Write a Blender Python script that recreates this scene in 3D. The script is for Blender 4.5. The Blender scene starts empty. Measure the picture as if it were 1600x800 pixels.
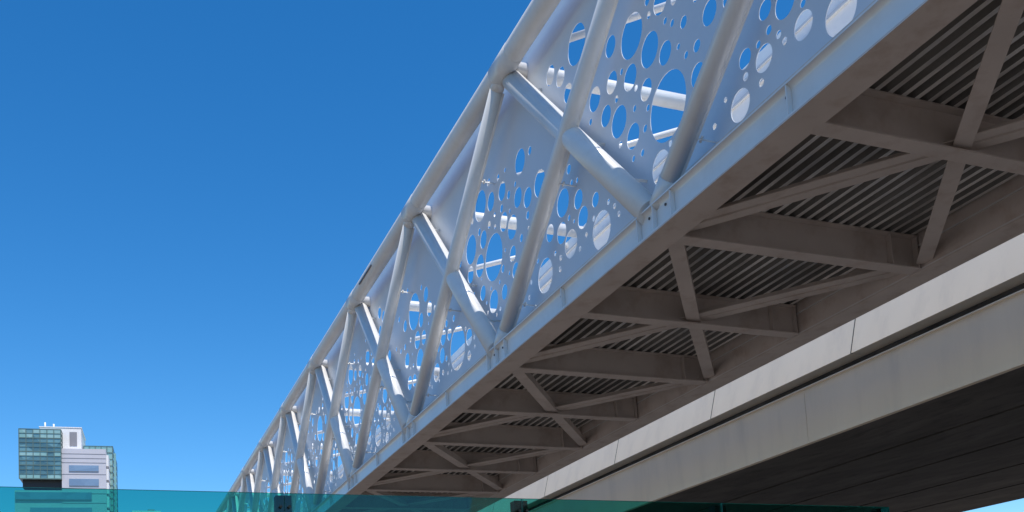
import bpy, math, random
from mathutils import Vector, Matrix
random.seed(7)
SC = bpy.context.scene
COL = SC.collection

# ------------------------------------------------------------------ camera, world, sun
RIGHT, UP, FWD = (Vector(v) for v in [[0.923159, -0.380117, -0.057343], [0.015777, -0.111578, 0.99363], [0.384094, 0.918184, 0.097007]])
cam_d = bpy.data.cameras.new('camera'); cam = bpy.data.objects.new('camera', cam_d); COL.objects.link(cam)
M = Matrix((RIGHT, UP, -FWD)).transposed().to_4x4()
cam.matrix_world = M
cam_d.sensor_width = 36.0; cam_d.lens = 1571.5 / 1600 * 36.0
cam_d.shift_y = (912.63 - 400) / 1600
cam_d.clip_start = 0.05; cam_d.clip_end = 20000
SC.camera = cam
SUN = Vector((0.056, -0.40, 0.915)).normalized()
elev = math.asin(SUN.z); az = math.atan2(SUN.x, SUN.y)
w = bpy.data.worlds.new('World'); SC.world = w; w.use_nodes = True
nt = w.node_tree; bg = nt.nodes['Background']
sky = nt.nodes.new('ShaderNodeTexSky'); sky.sky_type = 'NISHITA'; sky.sun_disc = False
sky.sun_elevation = elev; sky.sun_rotation = az
sky.altitude = 500; sky.air_density = 1.0; sky.dust_density = 0.35; sky.ozone_density = 2.5
hs = nt.nodes.new('ShaderNodeHueSaturation'); hs.inputs['Saturation'].default_value = 1.36; hs.inputs['Hue'].default_value = 0.496
gm = nt.nodes.new('ShaderNodeGamma'); gm.inputs[1].default_value = 1.12
nt.links.new(sky.outputs[0], hs.inputs['Color']); nt.links.new(hs.outputs[0], gm.inputs[0])
nt.links.new(gm.outputs[0], bg.inputs[0]); bg.inputs[1].default_value = 0.136
sd = bpy.data.lights.new('sun', 'SUN'); sd.energy = 4.5; sd.angle = math.radians(0.5); sd.color = (1.0, 0.96, 0.9)
so = bpy.data.objects.new('sun', sd); COL.objects.link(so); so.rotation_euler = SUN.to_track_quat('Z', 'Y').to_euler()
SC.view_settings.view_transform = 'Standard'; SC.view_settings.look = 'None'
SC.view_settings.exposure = 0.20; SC.view_settings.gamma = 1
SC.render.engine = 'CYCLES'
SC.cycles.max_bounces = 8; SC.cycles.diffuse_bounces = 5; SC.cycles.transparent_max_bounces = 16

# ------------------------------------------------------------------ materials
def mat(name, col, rough=0.5, metal=0.0, var=0.0, scale=2.0, stretch=(1, 1, 1), bump=0.0, bscale=40, spec=0.5, dirt=None, dirt_amt=0.0, coat=0.0):
    m = bpy.data.materials.new(name); m.use_nodes = True; t = m.node_tree
    p = t.nodes['Principled BSDF']
    p.inputs['Base Color'].default_value = (*col, 1); p.inputs['Roughness'].default_value = rough
    p.inputs['Metallic'].default_value = metal; p.inputs['Specular IOR Level'].default_value = spec
    p.inputs['Coat Weight'].default_value = coat
    tc = t.nodes.new('ShaderNodeTexCoord'); mp = t.nodes.new('ShaderNodeMapping')
    mp.inputs['Scale'].default_value = stretch; t.links.new(tc.outputs['Object'], mp.inputs[0])
    last = None
    if var:
        n = t.nodes.new('ShaderNodeTexNoise'); n.inputs['Scale'].default_value = scale; n.inputs['Detail'].default_value = 6
        t.links.new(mp.outputs[0], n.inputs[0])
        r = t.nodes.new('ShaderNodeMapRange'); r.inputs[1].default_value = 0.3; r.inputs[2].default_value = 0.7
        r.inputs[3].default_value = 1 - var; r.inputs[4].default_value = 1 + var * 0.4
        t.links.new(n.outputs[0], r.inputs[0])
        mx = t.nodes.new('ShaderNodeMix'); mx.data_type = 'RGBA'; mx.blend_type = 'MULTIPLY'; mx.inputs[0].default_value = 1
        mx.inputs[6].default_value = (*col, 1); t.links.new(r.outputs[0], mx.inputs[7])
        last = mx.outputs[2]
    if dirt:
        n = t.nodes.new('ShaderNodeTexNoise'); n.inputs['Scale'].default_value = scale * 2.3; n.inputs['Detail'].default_value = 8; n.inputs['Roughness'].default_value = 0.65
        t.links.new(mp.outputs[0], n.inputs[0])
        r = t.nodes.new('ShaderNodeMapRange'); r.inputs[1].default_value = 0.5; r.inputs[2].default_value = 0.75
        r.inputs[3].default_value = 0; r.inputs[4].default_value = dirt_amt
        t.links.new(n.outputs[0], r.inputs[0])
        mx = t.nodes.new('ShaderNodeMix'); mx.data_type = 'RGBA'; mx.inputs[7].default_value = (*dirt, 1)
        if last: t.links.new(last, mx.inputs[6])
        else: mx.inputs[6].default_value = (*col, 1)
        t.links.new(r.outputs[0], mx.inputs[0]); last = mx.outputs[2]
    if last: t.links.new(last, p.inputs['Base Color'])
    if bump:
        n = t.nodes.new('ShaderNodeTexNoise'); n.inputs['Scale'].default_value = bscale; n.inputs['Detail'].default_value = 5
        t.links.new(mp.outputs[0], n.inputs[0])
        b = t.nodes.new('ShaderNodeBump'); b.inputs['Strength'].default_value = bump; b.inputs['Distance'].default_value = 0.01
        t.links.new(n.outputs[0], b.inputs['Height']); t.links.new(b.outputs[0], p.inputs['Normal'])
    return m

WHITE = mat('white_steel_paint', (0.68, 0.67, 0.655), 0.34, var=0.05, scale=1.5, dirt=(0.5, 0.46, 0.42), dirt_amt=0.3, bump=0.05, bscale=8)
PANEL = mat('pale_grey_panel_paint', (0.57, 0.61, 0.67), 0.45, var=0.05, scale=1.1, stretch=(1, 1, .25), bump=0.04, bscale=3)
WHITER = mat('lit_panel_paint', (0.90, 0.885, 0.85), 0.45, var=0.04, scale=1.2)  # lit copy of the panel paint; the far side's brightness sits in the colour
UNDER = mat('underside_shade_steel', (0.60, 0.53, 0.485), 0.55, var=0.12, scale=1.2, dirt=(0.33, 0.22, 0.16), dirt_amt=0.55, bump=0.05, bscale=10)  # shade and warm ground bounce of undersides put into the colour, plus rust stains
GALV = mat('galvanised_deck_sheet', (0.92, 0.90, 0.87), 0.3, metal=0.25, var=0.55, scale=2.2, stretch=(1, .22, 1), dirt=(0.12, 0.11, 0.10), dirt_amt=0.5, bump=0.25, bscale=60)  # lengthwise bright and dark patches paint ground reflections into the galvanised colour
PERF = mat('dark_perforated_deck_pan', (0.25, 0.245, 0.235), 0.6, metal=0.2, var=0.3, scale=2, stretch=(1, .2, 1), bump=0.6, bscale=90)  # perforated pans; recess shade between the ribs is put into their colour
SLAB = mat('pale_walkway_concrete', (0.88, 0.855, 0.80), 0.8, var=0.08)
BOLT = mat('dark_bolt_steel', (0.10, 0.085, 0.08), 0.5, metal=0.6)
FASC = mat('pale_fascia_concrete', (0.86, 0.755, 0.625), 0.7, var=0.06, scale=0.9, stretch=(1, 1, .35), dirt=(0.56, 0.49, 0.43), dirt_amt=0.35, bump=0.08, bscale=12)
GIRD = mat('grey_girder_concrete', (0.86, 0.74, 0.575), 0.75, var=0.05, scale=0.8, stretch=(1, 1, .16), dirt=(0.55, 0.48, 0.40), dirt_amt=0.3, bump=0.12, bscale=10)
SOFF = mat('dark_soffit_concrete', (0.095, 0.09, 0.08), 0.85, var=0.5, scale=1.3, stretch=(1, .35, 1), dirt=(0.02, 0.02, 0.02), dirt_amt=0.95, bump=0.4, bscale=9)  # dark concrete with uneven blotches, also used on slab edge and seals
GROUND = mat('asphalt', (0.17, 0.138, 0.11), 0.9, var=0.25, scale=0.4, bump=0.3, bscale=60)
POST = mat('dark_green_grey_post_steel', (0.012, 0.018, 0.018), 0.8, spec=0.15, var=0.1)
PLINTH = mat('plinth_concrete', (0.35, 0.34, 0.32), 0.8, var=0.15)

def glass_mat(name, tint, refl=1.0, rough=0.02):
    m = bpy.data.materials.new(name); m.use_nodes = True; t = m.node_tree
    for n in list(t.nodes): t.nodes.remove(n)
    o = t.nodes.new('ShaderNodeOutputMaterial'); tr = t.nodes.new('ShaderNodeBsdfTransparent'); tr.inputs[0].default_value = (*tint, 1)
    g = t.nodes.new('ShaderNodeBsdfGlossy'); g.inputs['Roughness'].default_value = rough; g.inputs['Color'].default_value = (refl, refl, refl, 1)
    fr = t.nodes.new('ShaderNodeFresnel'); fr.inputs[0].default_value = 1.45
    mx = t.nodes.new('ShaderNodeMixShader')
    t.links.new(fr.outputs[0], mx.inputs[0]); t.links.new(tr.outputs[0], mx.inputs[1]); t.links.new(g.outputs[0], mx.inputs[2])
    t.links.new(mx.outputs[0], o.inputs[0]); return m
TEAL = glass_mat('teal_tinted_glass', (0.25, 0.71, 0.65))
TEAL_EDGE = mat('teal_glass_edge', (0.10, 0.34, 0.30), 0.2)

# ------------------------------------------------------------------ mesh helpers
class MB:
    def __init__(s): s.v = []; s.f = []; s.sm = []; s.mi = []
    def face(s, idx, smooth=False, mi=0): s.f.append(idx); s.sm.append(smooth); s.mi.append(mi)
    def box(s, a, b, mi=0):
        n = len(s.v)
        for z in (a[2], b[2]):
            for y in (a[1], b[1]):
                for x in (a[0], b[0]): s.v.append((x, y, z))
        for q in ((0, 2, 3, 1), (4, 5, 7, 6), (0, 1, 5, 4), (2, 6, 7, 3), (0, 4, 6, 2), (1, 3, 7, 5)): s.face([n + i for i in q], mi=mi)
        return s
    def prism(s, poly, p0, p1, xa, ya, smooth=False, caps=True):
        """poly of 2D points in axes xa, ya swept from p0 to p1"""
        n = len(s.v); k = len(poly)
        for p in (p0, p1):
            for (u, w_) in poly: s.v.append(tuple(Vector(p) + xa * u + ya * w_))
        for i in range(k):
            j = (i + 1) % k
            s.face([n + i, n + j, n + k + j, n + k + i], smooth)
        if caps:
            s.face([n + i for i in reversed(range(k))]); s.face([n + k + i for i in range(k)])
        return s
    def tube(s, a, b, r, seg=28, caps=True):
        a = Vector(a); b = Vector(b); d = (b - a).normalized()
        xa = d.cross(Vector((0, 0, 1)));
        if xa.length < 1e-4: xa = Vector((1, 0, 0))
        xa.normalize(); ya = d.cross(xa).normalized()
        poly = [(r * math.cos(2 * math.pi * i / seg), r * math.sin(2 * math.pi * i / seg)) for i in range(seg)]
        return s.prism(poly, a, b, xa, ya, True, caps)
    def bar(s, a, b, w_, h, up=Vector((0, 0, 1)), off=(0, 0)):
        a = Vector(a); b = Vector(b); d = (b - a).normalized(); xa = d.cross(up).normalized(); ya = xa.cross(d).normalized()
        o = xa * off[0] + ya * off[1]
        return s.prism([(-w_/2, -h/2), (w_/2, -h/2), (w_/2, h/2), (-w_/2, h/2)], a + o, b + o, xa, ya)
    def build(s, name, m, parent=None, origin=None):
        me = bpy.data.meshes.new(name)
        o = bpy.data.objects.new(name, me)
        org = Vector(origin) if origin else Vector((0, 0, 0))
        me.from_pydata([tuple(Vector(v) - org) for v in s.v], [], s.f)
        for i, p in enumerate(me.polygons): p.use_smooth = s.sm[i]; p.material_index = s.mi[i]
        for mm in (m if isinstance(m, (list, tuple)) else [m]): me.materials.append(mm)
        import bmesh
        bm = bmesh.new(); bm.from_mesh(me); bmesh.ops.recalc_face_normals(bm, faces=bm.faces); bm.to_mesh(me); bm.free()
        COL.objects.link(o); o.location = org
        if parent: o.parent = parent; o.location = org - world_loc(parent)
        return o
def world_loc(o):
    v = Vector(o.location)
    while o.parent: o = o.parent; v += Vector(o.location)
    return v
def empty(name, loc, label, cat, group=None):
    o = bpy.data.objects.new(name, None); COL.objects.link(o); o.location = loc
    o['label'] = label; o['category'] = cat
    if group: o['group'] = group
    return o
def struct(o): o['kind'] = 'structure'; return o
def copy_part(src, parent, d):
    c = src.copy(); COL.objects.link(c); c.parent = parent; c.location = Vector(src.location) + Vector(d); return c

# ------------------------------------------------------------------ ground
g = MB(); g.box((-4000, -4000, -2.1), (4000, 4000, -1.6)); struct(g.build('ground', GROUND))

# ------------------------------------------------------------------ footbridge
X0 = 5.943; Z0 = 5.0; ZC = 5.336; XF = 10.323; L = 4.921
XT = X0 + 0.10; XTF = XF - 0.10; ZT = 9.56; XP = 6.42; XPF = XF - (XP - X0)
YA, YE = -14.0, 88.0
ks = [k for k in range(-5, 16)]
def YT(k): return 13.47 + L * k          # top nodes
def YB(k): return 9.45 + L * k           # bottom nodes
foot = empty('footbridge', (8.13, 13.0, Z0), 'white steel tube truss footbridge with perforated sides crossing overhead', 'footbridge')

TR = 0.168; DR = 0.160; PR = 0.11
for side, (xt, xp) in enumerate(((XT, XP), (XTF, XPF))):
    sgn = 1 if side == 0 else -1
    tc = MB().tube((xt, YA, ZT), (xt, YE, ZT), TR, 40).build('top_chord', WHITE, foot, (xt, 13, ZT))
    for k in ks:
        if 2 < YT(k) < 60:
            s_ = MB(); s_.tube((xt, YT(k) - .30, ZT), (xt, YT(k) + .34, ZT), TR + .006, 40)
            s_.build('sleeve', WHITE, tc, (xt, YT(k), ZT))
    # bottom chord: rolled H section
    bc = MB()
    x0, x1 = (X0, X0 + .38) if side == 0 else (XF - .38, XF)
    wb = x0 + .065 if side == 0 else x1 - .065 - .014
    bc.box((x0, YA, ZC - .018), (x1, YE, ZC))
    bc.box((x0, YA, Z0 + .002), (x1, YE, Z0 + .020))
    bc.box((wb, YA, Z0 + .020), (wb + .014, YE, ZC - .018))
    wb2 = x1 - .03 if side == 0 else x0 + .012
    # coves between web and flanges (weld fillets)
    for (zz, dz) in ((Z0 + .020, 1), (ZC - .018, -1)):
        r = .05; n = len(bc.v); xs = wb if side == 0 else wb + .014
        arc = [(xs - sgn * r * (1 - math.sin(a)), zz + dz * r * (1 - math.cos(a))) for a in [i * math.pi / 16 for i in range(9)]]
        for (px, pz) in arc: bc.v.append((px, YA, pz)); bc.v.append((px, YE, pz))
        for i in range(8): bc.face([n + 2*i, n + 2*i + 1, n + 2*i + 3, n + 2*i + 2], True)
    bco = bc.build('bottom_chord', WHITE, foot, (x0, 13, Z0))
    MB().box((x0, YA, Z0 - .016), (x1, YE, Z0)).box((wb2, YA, Z0 + .022), (wb2 + .014, YE, ZC - .020)).build('soffit_plate', UNDER, bco, (x0, 13, Z0))
    if side == 0:
        pst = None
        for k in ks:
            for dy in (-.38, 0.0, .36, 2.46 if k != -1 else 2.50):
                y = YB(k) + dy
                if not (3.5 < y < 62): continue
                if pst is None:
                    pst = MB().box((X0 + .003, y - .006, Z0 + .022), (wb - .002, y + .006, ZC - .020)).build('stiffener', WHITE, bco, (X0, y, Z0)); ys0 = y
                else: copy_part(pst, bco, (0, y - ys0, 0))
        # weep-hole bolts in the web
        for k in ks:
            for dy in (.16, -.20, -2.36):
                y = YB(k) + dy
                if 4 < y < 40:
                    MB().tube((wb - .012, y, 5.24), (wb, y, 5.24), .016, 12).build('bolt', BOLT, bco, (wb, y, 5.24))
    # web members
    for k in ks:
        yt = YT(k)
        for kind in ('diagonal_tube', 'inclined_tube'):
            if kind == 'diagonal_tube': a = Vector((xt + sgn * .165, yt + .30, ZT - .02)); b = Vector((xt + sgn * .03, YB(k) + .22, ZC)); r = DR
            else: a = Vector((xt + sgn * .012, yt + .32, ZT - .05)); b = Vector((xt + sgn * .012, YB(k + 2) + .03, ZC)); r = PR
            if b.y < YA or max(a.y, b.y) > YE: continue
            d = (b - a).normalized(); nup = Vector((0, -d.z, d.y));
            if nup.z < 0: nup = -nup
            mb = MB(); mb.tube(a, b, r, 32)
            # base shoe on the chord
            o = mb.build(kind, WHITE, foot, a)
            if kind == 'diagonal_tube' and yt < 66:
                st = MB(); sh = Vector((sgn * (XP - XT - .02 - .012), 0, 0)) - nup * .335
                st.bar(a + sh + d * .75, b + sh - d * .35, .018, .022, up=Vector((1, 0, 0)))
                st.build('backing_strip', WHITE, o, a)
            elif yt < 66:
                st = MB(); low = -nup
                st.bar(a + Vector((sgn * r * .9, 0, 0)) - nup * (r * .55) + d * .2, b + Vector((sgn * r * .9, 0, 0)) - nup * (r * .55) - d * .4, .012, .05, up=Vector((1, 0, 0)))
                st.build('backing_strip', WHITE, o, a)
            # ring collars
            if side == 0 and yt < 45:
                for f in ((.52,) if kind == 'diagonal_tube' else ()):
                    pass
                ln = (b - a).length
                npos = [.16, .36, .60, .84] if kind == 'diagonal_tube' else [.24, .60, .88]
                for f in npos:
                    c = a + d * ln * f
                    cl = MB()
                    s2 = nup if kind == 'diagonal_tube' else -nup
                    c0 = c + s2 * (r * .55) + Vector((r * .6, 0, 0))
                    cl.bar(c0, c0 + s2 * .01 + Vector((XP - c0.x - .002, 0, 0)), .035, .008, up=d)
                    cl.tube(c0 + Vector((.10, 0, 0)) - d * .035, c0 + Vector((.10, 0, 0)) + d * .035, .016, 8)
                    cl.build('clip', WHITE, o, c0)
            # shoe: short collar where the tube lands on the chord
            if side == 0 and yt < 50 and kind == 'inclined_tube':
                cb = b - d * .33
                lg = MB(); lg.box((b.x + .05, b.y - .22, ZC + .001), (b.x + .07, b.y - .02, ZC + .30)); lg.build('lug_plate', WHITE, o, b)
                for (ly, lz) in ((-.16, .10), (-.15, .20)): MB().tube((b.x + .04, b.y + ly, ZC + lz), (b.x + .05, b.y + ly, ZC + lz), .012, 10).build('bolt', UNDER, o, b)
                MB().tube(cb, b - d * .02, r + .004, 28).build('foot_collar', WHITE, o, cb)
                cm = a + d * .18
                MB().tube(a, cm, r + .006, 28).build('head_collar', WHITE, o, a)

MB().bar((XT - TR - .006, 21.16, 9.50), (XT - TR - .006, 22.28, 9.50), .012, .03).build('cable_tray', BOLT, foot, (XT - TR, 21.2, 9.5))
# top lateral tubes
for k in ks:
    y = YT(k) + .12
    if y < YE: MB().tube((XT, y, ZT), (XTF, y, ZT), .125, 24).build('cross_tube', WHITE, foot, (XT, y, ZT))
    if y - L > YA and y < YE:
        MB().tube((XP + .03, y - .66, ZT), (XPF - .03, y - L + .66, ZT), .055, 16).build('top_brace', WHITE, foot, (XT, y, ZT))

# floor beams
def floor_beam(y):
    m = MB(); xa, xb = X0 + .40, XF - .40
    m.box((xa, y, 5.0), (xb, y + .2, 5.018)); m.box((xa, y + .093, 5.018), (xb, y + .107, 5.431)); m.box((xa, y, 5.432), (xb, y + .2, 5.448))
    for xs in (xa + .015, xb - .45, xb - .02): m.box((xs, y + .004, 5.020), (xs + .012, y + .091, 5.430))
    return m
fb = None
yb0 = 7.0; DZ = -.05
n_beams = [i for i in range(-8, 33)]
for i in n_beams:
    y = yb0 + 2.4605 * i
    if fb is None: fb = floor_beam(y).build('floor_beam', UNDER, foot, (X0, y, 5.0)); fy = y
    else: copy_part(fb, foot, (0, y - fy, 0))
# far and near gusset plates
for i in range(-3, 14):
    y = yb0 + L * i
    m = MB()
    xa, xb, xm = X0 + .385, XF - .385, 8.13
    # plain single angle: near end (nearer the camera) to the far chord (further away)
    for (yy0, yy1) in ((y - 2.30, y + .1), (y + .1, y + 2.42)):
        t0 = 0 if yy0 < y - 1 else .5
        pa = Vector((xa + (xb - xa) * t0, yy0, 5.065)); pb = Vector((xa + (xb - xa) * (t0 + .5), yy1, 5.065))
        m.bar(pa, pb, .19, .014); m.bar(pa, pb, .014, .12, off=(.085, .066))
    m.build('floor_brace', UNDER, foot, (xa, y, 5.0))
    m = MB()
    pa = Vector((xa, y + 2.42, 5.10)); pb = Vector((xb, y - 2.28, 5.10)); d = (pb - pa)
    m.bar(pa, pb, .15, .012, off=(.097, 0)); m.bar(pa, pb, .15, .012, off=(-.097, 0))
    m.bar(pa, pb, .012, .10, off=(.020, .056)); m.bar(pa, pb, .012, .10, off=(-.020, .056))
    for t in (.0, .17, .33, .5, .67, .83, 1):
        c = pa + d * t; dd = d.normalized() * .10
        m.bar(c - dd, c + dd, .12, .011, off=(0, .012))
    m.build('paired_floor_brace', UNDER, foot, (xa, y, 5.0))
# trapezoidal deck sheet
m = MB(); P = .166; prof = []
x = X0 + .38
while x < XF - .40:
    for (dx, z) in ((0, 5.452), (.058, 5.452), (.076, 5.525), (.148, 5.525)): prof.append((x + dx, z))
    x += P
prof.append((XF - .37, 5.525))
n = len(m.v); k = len(prof)
for (px, pz) in prof: m.v.append((px, YA, pz)); m.v.append((px, YE, pz))
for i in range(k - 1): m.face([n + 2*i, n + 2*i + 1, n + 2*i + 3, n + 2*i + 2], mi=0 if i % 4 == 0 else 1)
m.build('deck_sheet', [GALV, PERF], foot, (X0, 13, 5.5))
MB().box((X0 + .37, YA, 5.530), (XF - .37, YE, 5.61)).build('walkway_slab', SLAB, foot, (X0, 13, 5.5))
for xx in (X0 + .345, XF - .375): MB().box((xx, YA, 5.34), (xx + .02, YE, 5.66)).build('edge_plate', UNDER, foot, (xx, 13, 5.4))

# perforated side sheets
HOLES = [(6.66, 5.87, 0.209), (7.14, 6.28, 0.04), (7.16, 6.07, 0.136), (7.39, 6.46, 0.153), (7.44, 6.09, 0.038), (7.52, 6.21, 0.041), (7.66, 6.35, 0.046), (7.69, 6.59, 0.101), (7.77, 6.12, 0.137), (7.84, 5.9, 0.041), (7.84, 6.31, 0.038), (8.07, 6.3, 0.104), (8.08, 6.11, 0.044), (8.21, 5.87, 0.167), (8.27, 7.11, 0.093), (8.45, 6.07, 0.031), (8.61, 7.18, 0.138), (8.68, 5.9, 0.035), (8.84, 7.52, 0.056), (8.89, 6.97, 0.07), (8.92, 6.64, 0.135), (9.03, 6.4, 0.053), (9.11, 7.0, 0.043), (9.11, 7.4, 0.07), (9.19, 6.33, 0.04), (9.25, 7.19, 0.036), (9.27, 7.79, 0.069), (9.34, 7.54, 0.043), (9.48, 7.66, 0.04), (9.52, 6.03, 0.035), (9.53, 7.29, 0.137), (9.55, 7.96, 0.156), (9.56, 6.18, 0.038), (9.56, 6.64, 0.4), (9.8, 6.01, 0.198), (9.82, 7.96, 0.043), (9.83, 8.16, 0.062), (9.86, 7.54, 0.206), (9.99, 6.87, 0.041), (10.0, 7.11, 0.133), (10.09, 6.66, 0.047), (10.19, 6.4, 0.044), (10.23, 7.27, 0.043), (10.25, 7.97, 0.269), (10.3, 7.04, 0.041), (10.35, 7.48, 0.161), (10.38, 6.72, 0.158), (10.41, 6.44, 0.04), (10.55, 7.68, 0.041), (10.7, 6.78, 0.044), (10.7, 7.09, 0.2), (10.72, 7.41, 0.045), (10.78, 8.17, 0.137), (10.81, 7.69, 0.142), (10.86, 5.93, 0.039), (10.96, 6.08, 0.039), (11.02, 7.35, 0.137), (11.11, 6.21, 0.039), (11.29, 7.74, 0.16), (11.35, 5.93, 0.255), (11.45, 7.51, 0.044), (11.46, 6.41, 0.099), (11.54, 6.18, 0.039), (11.7, 8.79, 0.272), (11.78, 6.06, 0.038), (11.85, 6.34, 0.153), (11.95, 6.65, 0.134), (11.95, 6.93, 0.039), (11.99, 5.95, 0.038), (12.05, 8.28, 0.133), (12.12, 6.41, 0.03), (12.12, 6.98, 0.044), (12.18, 7.21, 0.069), (12.25, 8.64, 0.14), (12.26, 6.14, 0.199), (12.27, 6.53, 0.043), (12.43, 6.83, 0.2), (12.53, 6.42, 0.155), (12.57, 8.86, 0.143), (12.61, 6.08, 0.042), (12.65, 5.93, 0.044), (12.78, 6.22, 0.04), (12.91, 6.59, 0.13), (13.16, 6.04, 0.258), (13.16, 7.49, 0.202), (13.39, 6.36, 0.037), (13.44, 8.16, 0.066), (13.62, 7.49, 0.156), (13.65, 7.0, 0.04), (13.66, 7.22, 0.066), (13.67, 6.14, 0.036), (13.78, 5.94, 0.04), (13.83, 8.18, 0.199), (13.95, 6.98, 0.065), (13.99, 7.67, 0.158), (14.07, 7.93, 0.045), (14.25, 6.57, 0.13), (14.28, 7.31, 0.193), (14.32, 6.88, 0.127), (14.34, 7.61, 0.037), (14.35, 7.89, 0.069), (14.44, 8.36, 0.039), (14.5, 6.63, 0.038), (14.61, 7.55, 0.157), (14.61, 8.08, 0.154), (14.62, 7.07, 0.035), (14.67, 7.81, 0.066), (14.74, 8.38, 0.058), (14.75, 6.41, 0.126), (14.76, 6.13, 0.029), (14.76, 6.81, 0.067), (14.93, 6.65, 0.039), (14.96, 6.2, 0.039), (14.98, 7.85, 0.043), (14.99, 7.64, 0.041), (15.11, 8.14, 0.157), (15.12, 7.16, 0.392), (15.13, 6.16, 0.034), (15.16, 8.51, 0.067), (15.23, 6.43, 0.194), (15.24, 7.79, 0.065), (15.32, 6.69, 0.038), (15.52, 6.34, 0.038), (15.54, 7.66, 0.155), (15.55, 6.53, 0.035), (15.59, 8.29, 0.263), (15.7, 6.76, 0.131), (15.71, 7.87, 0.067), (15.73, 7.03, 0.03), (15.77, 7.28, 0.194), (16.01, 8.21, 0.058), (16.13, 6.91, 0.038), (16.14, 7.07, 0.031), (16.15, 7.74, 0.255), (16.23, 5.98, 0.037), (16.23, 6.15, 0.039), (16.24, 7.31, 0.15), (16.49, 6.25, 0.156), (16.53, 5.91, 0.096), (16.64, 6.45, 0.043), (16.73, 7.72, 0.066), (17.12, 6.25, 0.41), (17.24, 6.87, 0.064), (17.5, 5.94, 0.031), (17.52, 6.66, 0.123), (17.64, 6.11, 0.031), (17.66, 6.92, 0.074), (17.71, 5.96, 0.037), (17.76, 6.26, 0.062), (17.89, 6.73, 0.159), (17.99, 6.06, 0.056), (18.0, 6.4, 0.152), (18.19, 6.59, 0.066), (18.24, 5.97, 0.032), (18.3, 7.47, 0.058), (18.37, 6.17, 0.186), (18.63, 7.58, 0.155), (18.7, 5.98, 0.036), (18.73, 7.31, 0.035), (18.75, 6.25, 0.027), (18.81, 7.95, 0.151), (18.85, 6.08, 0.051), (19.08, 7.14, 0.15), (19.08, 8.2, 0.06), (19.2, 7.55, 0.148), (19.4, 6.75, 0.245), (19.51, 7.23, 0.186), (19.64, 7.89, 0.381), (19.84, 6.47, 0.135), (19.87, 6.8, 0.046), (19.91, 7.06, 0.029), (19.97, 7.39, 0.063), (20.03, 8.5, 0.059), (20.07, 6.8, 0.03), (20.17, 6.51, 0.153), (20.29, 7.04, 0.165), (20.32, 7.82, 0.127), (20.4, 7.38, 0.07), (20.72, 7.39, 0.058), (20.74, 8.12, 0.065), (21.05, 7.55, 0.052), (21.29, 7.28, 0.086), (21.56, 7.65, 0.188)]
HOLES = [(y * 6.42 / 6.34, z * 6.42 / 6.34, r * 6.42 / 6.34) for (y, z, r) in HOLES]
def pattern(lo, hi, top):
    """holes (y, z, r) for the sheet between lo and hi"""
    out = []
    if lo < 10:
        out = [h for h in HOLES if h[0] < 21.45]
    else:
        n = round((lo - 21.47) / (2 * L)) + 1
        sh = 2 * L * n
        out = [(y + sh, z, r) for (y, z, r) in HOLES if 11.4 < y < 21.6]
        rnd = random.Random(n)
        for _ in range(260):
            out.append((rnd.uniform(lo, hi), 5.85 + 3.0 * rnd.random() ** 1.4, rnd.choice((.04, .045, .045, .066, .066, .10, .135, .16, .2))))
    if lo < 10:
        for sh in (-2 * L, -4 * L):
            out += [(y + sh, z, r) for (y, z, r) in HOLES if 11.6 < y < 21.5 and y + sh < 6.3]
        out += [(y - 2 * L, z, r) for (y, z, r) in HOLES if 16.3 < y < 21.5 and z > 7.5 and y - 2*L < 9.4]
    res = []
    for h in out:
        if not (lo + h[2] + .03 < h[0] < hi - h[2] - .03 and h[1] + h[2] < top and h[1] - h[2] > 5.70): continue
        if all((h[0] - q[0])**2 + (h[1] - q[1])**2 > (h[2] + q[2] + .015)**2 for q in res): res.append(h)
    return res
def perf_sheet(lo, hi, xp, z0=5.63, z1=9.95, th=.008):
    cu = bpy.data.curves.new('tmp', 'CURVE'); cu.dimensions = '2D'; cu.fill_mode = 'BOTH'; cu.extrude = th / 2
    def spl(pts):
        s = cu.splines.new('POLY'); s.points.add(len(pts) - 1)
        for i, (a, b) in enumerate(pts): s.points[i].co = (a, b, 0, 1)
        s.use_cyclic_u = True
    spl([(lo, z0), (hi, z0), (hi, z1), (lo, z1)])
    for (y, z, r) in pattern(lo, hi, 9.3 if xp < 8 else 8.70):
        n = 40 if r > .18 else 26 if r > .09 else 14
        spl([(y + r * math.cos(2*math.pi*i/n), z + r * math.sin(2*math.pi*i/n)) for i in range(n)])
    ob = bpy.data.objects.new('tmp', cu); COL.objects.link(ob)
    dg = bpy.context.evaluated_depsgraph_get(); me = bpy.data.meshes.new_from_object(ob.evaluated_get(dg))
    bpy.data.objects.remove(ob); bpy.data.curves.remove(cu)
    for v in me.vertices:
        a, b, c = v.co; v.co = (c, a - lo, b - z0)
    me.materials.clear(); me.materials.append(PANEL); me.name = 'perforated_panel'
    for p in me.polygons: p.use_smooth = False; p.material_index = 0
    o = bpy.data.objects.new('perforated_panel', me); COL.objects.link(o)
    o.parent = foot; o.location = Vector((xp, lo, z0)) - Vector(foot.location)
    return o
segs = [(-8.05, 21.47)] + [(21.475 + 2*L*i, 21.47 + 2*L*(i+1)) for i in range(0, 5)]
for lo, hi in segs:
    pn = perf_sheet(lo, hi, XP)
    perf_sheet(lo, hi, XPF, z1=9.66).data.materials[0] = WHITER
    MB().box((XPF - .034, lo + .01, 9.40), (XPF - .006, hi - .01, 9.44)).box((XPF - .05, lo + .01, 9.14), (XPF - .006, hi - .01, 9.19)).build('streak_bar', WHITE, foot, (XPF, lo, 9.4))  # added bars stand in for light and shadow streaks on the far panel

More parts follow.
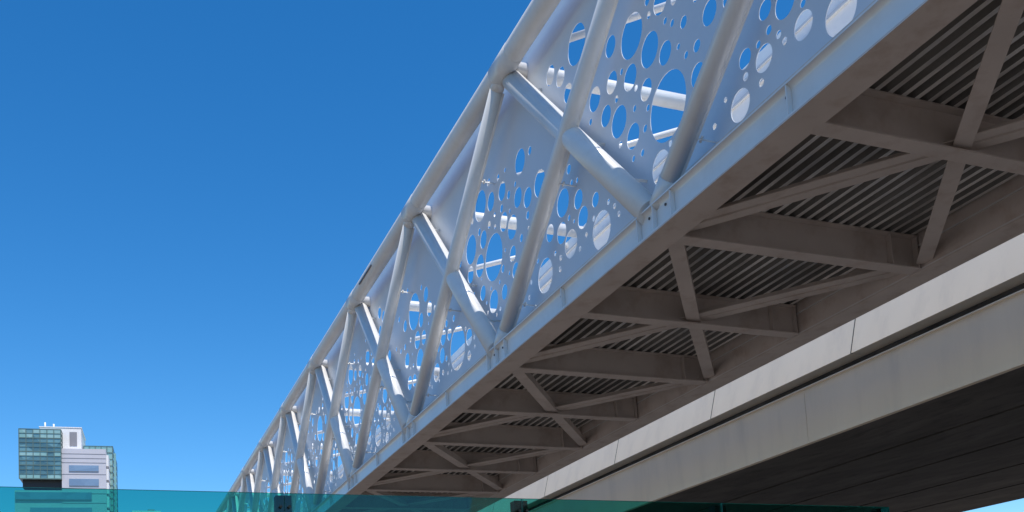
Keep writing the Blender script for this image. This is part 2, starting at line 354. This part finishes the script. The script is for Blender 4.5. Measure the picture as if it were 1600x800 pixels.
# ------------------------------------------------------------------ concrete road overpass beyond
over = empty('road_overpass', (18.5, 15.0, 4.3), 'grey concrete road overpass with pale jointed fascia running behind the footbridge', 'overpass')
OA, OE = -25.0, 150.0
yj = 14.11 - 4.58 * 9
fp = None
while yj < OE - 5:
    if fp is None:
        m = MB()
        poly = [(12.893, 5.64), (13.60, 5.642), (13.64, 7.10), (13.30, 7.12)]
        m.prism(poly, (0, yj + .011, 0), (0, yj + 4.569, 0), Vector((1, 0, 0)), Vector((0, 0, 1)))
        fp = m.build('fascia_panel', FASC, over, (12.9, yj, 5.6)); fj = yj
    else: copy_part(fp, over, (0, yj - fj, 0))
    yj += 4.58
js = None
yj = 14.11 - 4.58 * 3
while yj < OE - 5:
    m = MB(); m.prism([(12.889, 5.637), (12.93, 5.637), (13.34, 7.123), (13.296, 7.123)], (0, yj - .0115, 0), (0, yj + .0115, 0), Vector((1, 0, 0)), Vector((0, 0, 1)))
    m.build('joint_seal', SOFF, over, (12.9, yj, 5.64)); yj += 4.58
m = MB(); m.box((13.25, OA, 5.41), (24.0, OE, 5.636)); m.build('road_slab', SOFF, over, (13, 15, 5.4))  # dark colour paints the recess shade under the fascia
m = MB()
ygs = [OA] + [15.54 + 11.0 * i for i in range(-3, 12)] + [OE]
for a, b in zip(ygs[:-1], ygs[1:]):
    m.prism([(12.915, 4.301), (13.00, 4.301), (13.60, 4.40), (13.6, 5.405), (12.895, 5.405), (12.895, 5.385), (12.945, 5.37), (12.945, 4.35), (12.915, 4.34)], (0, a + .006, 0), (0, b - .006, 0), Vector((1, 0, 0)), Vector((0, 0, 1)))
m.build('edge_girder', GIRD, over, (13, 15, 4.3))
xs = [13.02, 15.10, 17.32, 19.70, 22.00, 24.2]
for i in range(5):
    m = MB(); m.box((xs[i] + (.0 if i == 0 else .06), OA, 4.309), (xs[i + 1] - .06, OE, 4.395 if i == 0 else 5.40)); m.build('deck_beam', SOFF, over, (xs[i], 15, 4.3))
MB().box((23.75, OA, 5.62), (24.0, OE, 6.7)).build('parapet', GIRD, over, (24, 15, 5.6))

# ------------------------------------------------------------------ glass balustrade
Yg = 4.0
bal = empty('glass_balustrade', (1.7, Yg, -1.6), 'teal tinted glass balustrade with dark steel posts in the foreground', 'balustrade')
MB().box((-9.0, Yg - .10, -1.6), (3.86, Yg + .25, -.30)).build('plinth', PLINTH, bal, (0, Yg, -1.6))
px = [3.777 - 1.012 * i for i in range(0, 13)]
px[0:4] = [3.775, 2.786, 1.745, .710]
for i in range(4, 13): px[i] = .710 - 1.075 * (i - 3)
def gz(x): return .809 - .0042 * (x + .3)
pp = None
for x in px:
    if pp is None:
        m = MB(); m.prism([(-.031, 0), (.031, 0), (.031, 1.085), (-.031, 1.085)], (x, Yg + .016, -.30), (x, Yg + .066, -.30), Vector((1, 0, 0)), Vector((0, 0, 1)))
        pp = m.build('post', POST, bal, (x, Yg + .03, -.3)); xp0 = x
        bls = [MB().tube((x + dx, Yg - .012, .735), (x + dx, Yg - .002, .735),   .006, 10).build('bolt', POST, pp, (x, Yg, .735)) for dx in (-.017, .017)]
    else:
        c = copy_part(pp, bal, (x - xp0, 0, gz(x) - gz(xp0)))
        for bl in bls: d = bl.copy(); COL.objects.link(d); d.parent = c
xr = [3.815] + [a for a in px[1:]]
for i in range(len(xr) - 1):
    a, b = xr[i + 1] + .0012, xr[i] - .0012
    m = MB(); za, zb = gz(a), gz(b); n = 0
    m.v = [(a, Yg, -.28), (b, Yg, -.28), (b, Yg, zb), (a, Yg, za), (a, Yg + .012, -.28), (b, Yg + .012, -.28), (b, Yg + .012, zb), (a, Yg + .012, za)]
    m.face([0, 1, 2, 3]); m.face([4, 7, 6, 5]); m.face([0, 4, 5, 1], mi=1); m.face([1, 5, 6, 2], mi=1); m.face([2, 6, 7, 3], mi=1); m.face([3, 7, 4, 0], mi=1)
    m.build('glass_pane', [TEAL, TEAL_EDGE], bal, (a, Yg, -.28))

# ------------------------------------------------------------------ distant tower
TW = mat('tower_pale_cladding', (0.54, 0.52, 0.56), 0.6, var=0.05, scale=.3)
TWW = mat('tower_white_render', (0.78, 0.75, 0.74), 0.7, var=0.04, scale=.3)
LOUV = mat('tower_louvre', (0.25, 0.24, 0.26), 0.6)
DARK = mat('tower_dark_soffit', (0.03, 0.035, 0.04), 0.7)
def facade_glass(name, cols, scale):
    m = bpy.data.materials.new(name); m.use_nodes = True; t = m.node_tree; p = t.nodes['Principled BSDF']
    tc = t.nodes.new('ShaderNodeTexCoord'); n = t.nodes.new('ShaderNodeTexVoronoi'); n.inputs['Scale'].default_value = scale
    t.links.new(tc.outputs['Object'], n.inputs[0])
    r = t.nodes.new('ShaderNodeValToRGB'); t.links.new(n.outputs['Color'], r.inputs[0])
    r.color_ramp.elements[0].color = (*cols[0], 1); r.color_ramp.elements[1].color = (*cols[1], 1)
    t.links.new(r.outputs[0], p.inputs['Base Color']); p.inputs['Roughness'].default_value = .12; p.inputs['Metallic'].default_value = .35
    return m
GG = facade_glass('green_curtain_glass', ((.07, .14, .15), (.22, .36, .34)), .45)
GL = facade_glass('light_green_curtain_glass', ((.26, .42, .34), (.42, .55, .46)), .45)
BG = facade_glass('blue_window_glass', ((.22, .27, .34), (.30, .36, .43)), .3)
MULL = mat('curtain_mullion', (.09, .15, .14), .5)
tower = empty('office_tower', (-14.0, 230.0, -1.6), 'distant office tower with dark green glass cube and white stepped blocks', 'tower')
tower.rotation_euler = (0, 0, math.radians(-3.9))
def part(name, m, mt, parent=tower):
    me = m.build(name, mt, None); me.parent = parent; return me
def tb(a, b): return MB().box(a, b)
def zz(y): return 59.1 + 1.6 + (669 - y) / 7.3        # heights above the tower's base from picture rows
def xx(x): return (x - 30) / 8.17
# glass cube
def curtain(name, x0, x1, y0, y1, z0, z1, nx, nz, glass, ny=3):
    core = part(name, tb((x0, y0, z0), (x1, y1, z1)), glass)
    mb = MB()
    for i in range(nx + 1):
        xq = x0 + (x1 - x0) * i / nx; mb.box((xq - .09, y0 - .08, z0), (xq + .09, y0 - .01, z1))
    for i in range(ny + 1):
        yq = y0 + (y1 - y0) * i / ny; mb.box((x1 + .01, yq - .05, z0), (x1 + .07, yq + .05, z1))
    for j in range(nz + 1):
        zq = z0 + (z1 - z0) * j / nz; hh = .05 if j % 3 else .11
        mb.box((x0 - .05, y0 - .10, zq - hh), (x1 + .05, y0 - .02, zq + hh)); mb.box((x1 + .02, y0, zq - hh), (x1 + .09, y1, zq + hh))
    mo = mb.build('mullion_grid', MULL, None); mo.parent = core
    return core
curtain('glass_cube', xx(30), xx(96), 0, 9, zz(748), zz(670), 6, 11, GG)
# lighter spandrel panes on the cube, individually toned
rnd = random.Random(3)
for i in range(6):
    for j in (0, 5, 9, 10):
        cw = (xx(96) - xx(30)) / 6; ch = (zz(670) - zz(748)) / 11
        if rnd.random() < .8: part('spandrel', tb((xx(30) + cw*i + .07, -.03, zz(748) + ch*j + .1), (xx(30) + cw*(i+1) - .07, -.005, zz(748) + ch*(j+1) - .1)), GL)
part('cube_underside', tb((xx(34), 1.2, zz(760)), (xx(97), 9, zz(748) - .02)), DARK)
part('lower_block', tb((xx(22), .6, 0), (xx(97), 16, zz(765))), TW)
rb = part('upper_block', tb((xx(96) + .05, .5, 0), (xx(168), 15, zz(699))), TW)
m = MB()
for yy in (707, 714, 721, 739.5, 762, 770, 785): m.box((xx(96.5), .45, zz(yy) - .05), (xx(167.8), .49, zz(yy) + .03))
mo = m.build('cladding_joint', LOUV, None); mo.parent = rb
for (a, b, c, d) in ((108, 156, 725.5, 735), (108, 156, 747, 758)):
    part('window', tb((xx(a), .35, zz(d)), (xx(b), .47, zz(c))), BG)
for (a, b, c, d) in ((23, 144, 768.5, 780), (46, 144, 792.5, 803), (46, 144, 815, 826), (46, 144, 838, 849)):
    part('ribbon_window', tb((xx(a), .30, zz(d)), (xx(b), .44, zz(c))), BG)
part('penthouse', tb((xx(60), 3.0, zz(705)), (xx(127), 14, zz(661.5))), TWW)
part('side_screen', tb((xx(177) + .15, 7, 0), (xx(182), 7.4, zz(694))), GL)
part('roof_rim', tb((xx(59), 2.9, zz(661.4)), (xx(128), 14.1, zz(660))), TWW)
lv = tb((xx(108), 2.9, zz(690)), (xx(120), 2.98, zz(668)))
part('louvre', lv, LOUV)
curtain('rear_glass_block', xx(129), xx(177), 6, 24, 0, zz(684.5), 5, 40, GL)
# white boxes standing in for the sunlit pieces of the block's side
for j in range(9):
    z0 = zz(708 + j * 22.0)
    part('lit_side_piece', tb((xx(168) + .02, .8, z0 - 2.4), (xx(168) + .5, 14.5, z0)), TWW)
for (xq, hh) in ((67, 7.5), (81, 6.0)):
    m = MB(); m.tube((xx(xq), 5, zz(661)), (xx(xq), 5, zz(661) + hh / 7.3 * 1.5), .17, 8); m.box((xx(xq) - .3, 4.9, zz(660) + .01), (xx(xq) + .45, 5.1, zz(660) + .40))
    part('antenna', m, TWW)
# low roof far off
lb = empty('low_office_block', (8.2, 232.0, -1.6), 'pale low rooftop far off between the tower and the footbridge, behind the glass', 'building')
def lpart(name, m, mt): o = m.build(name, mt, None); o.parent = lb; return o
lpart('wall', tb((0, 0, 0), (5.6, 10, 43.3)), TW); lpart('roof', tb((-.2, -.2, 43.3), (5.8, 10.2, 43.7)), TWW)
lpart('roof_unit', tb((3.2, 2, 43.7), (4.6, 5, 44.4)), LOUV)
for j in range(6): lpart('window', tb((.6, -.06, 38.4 - j * 3.5), (5.0, -.01, 40.2 - j * 3.5)), BG)
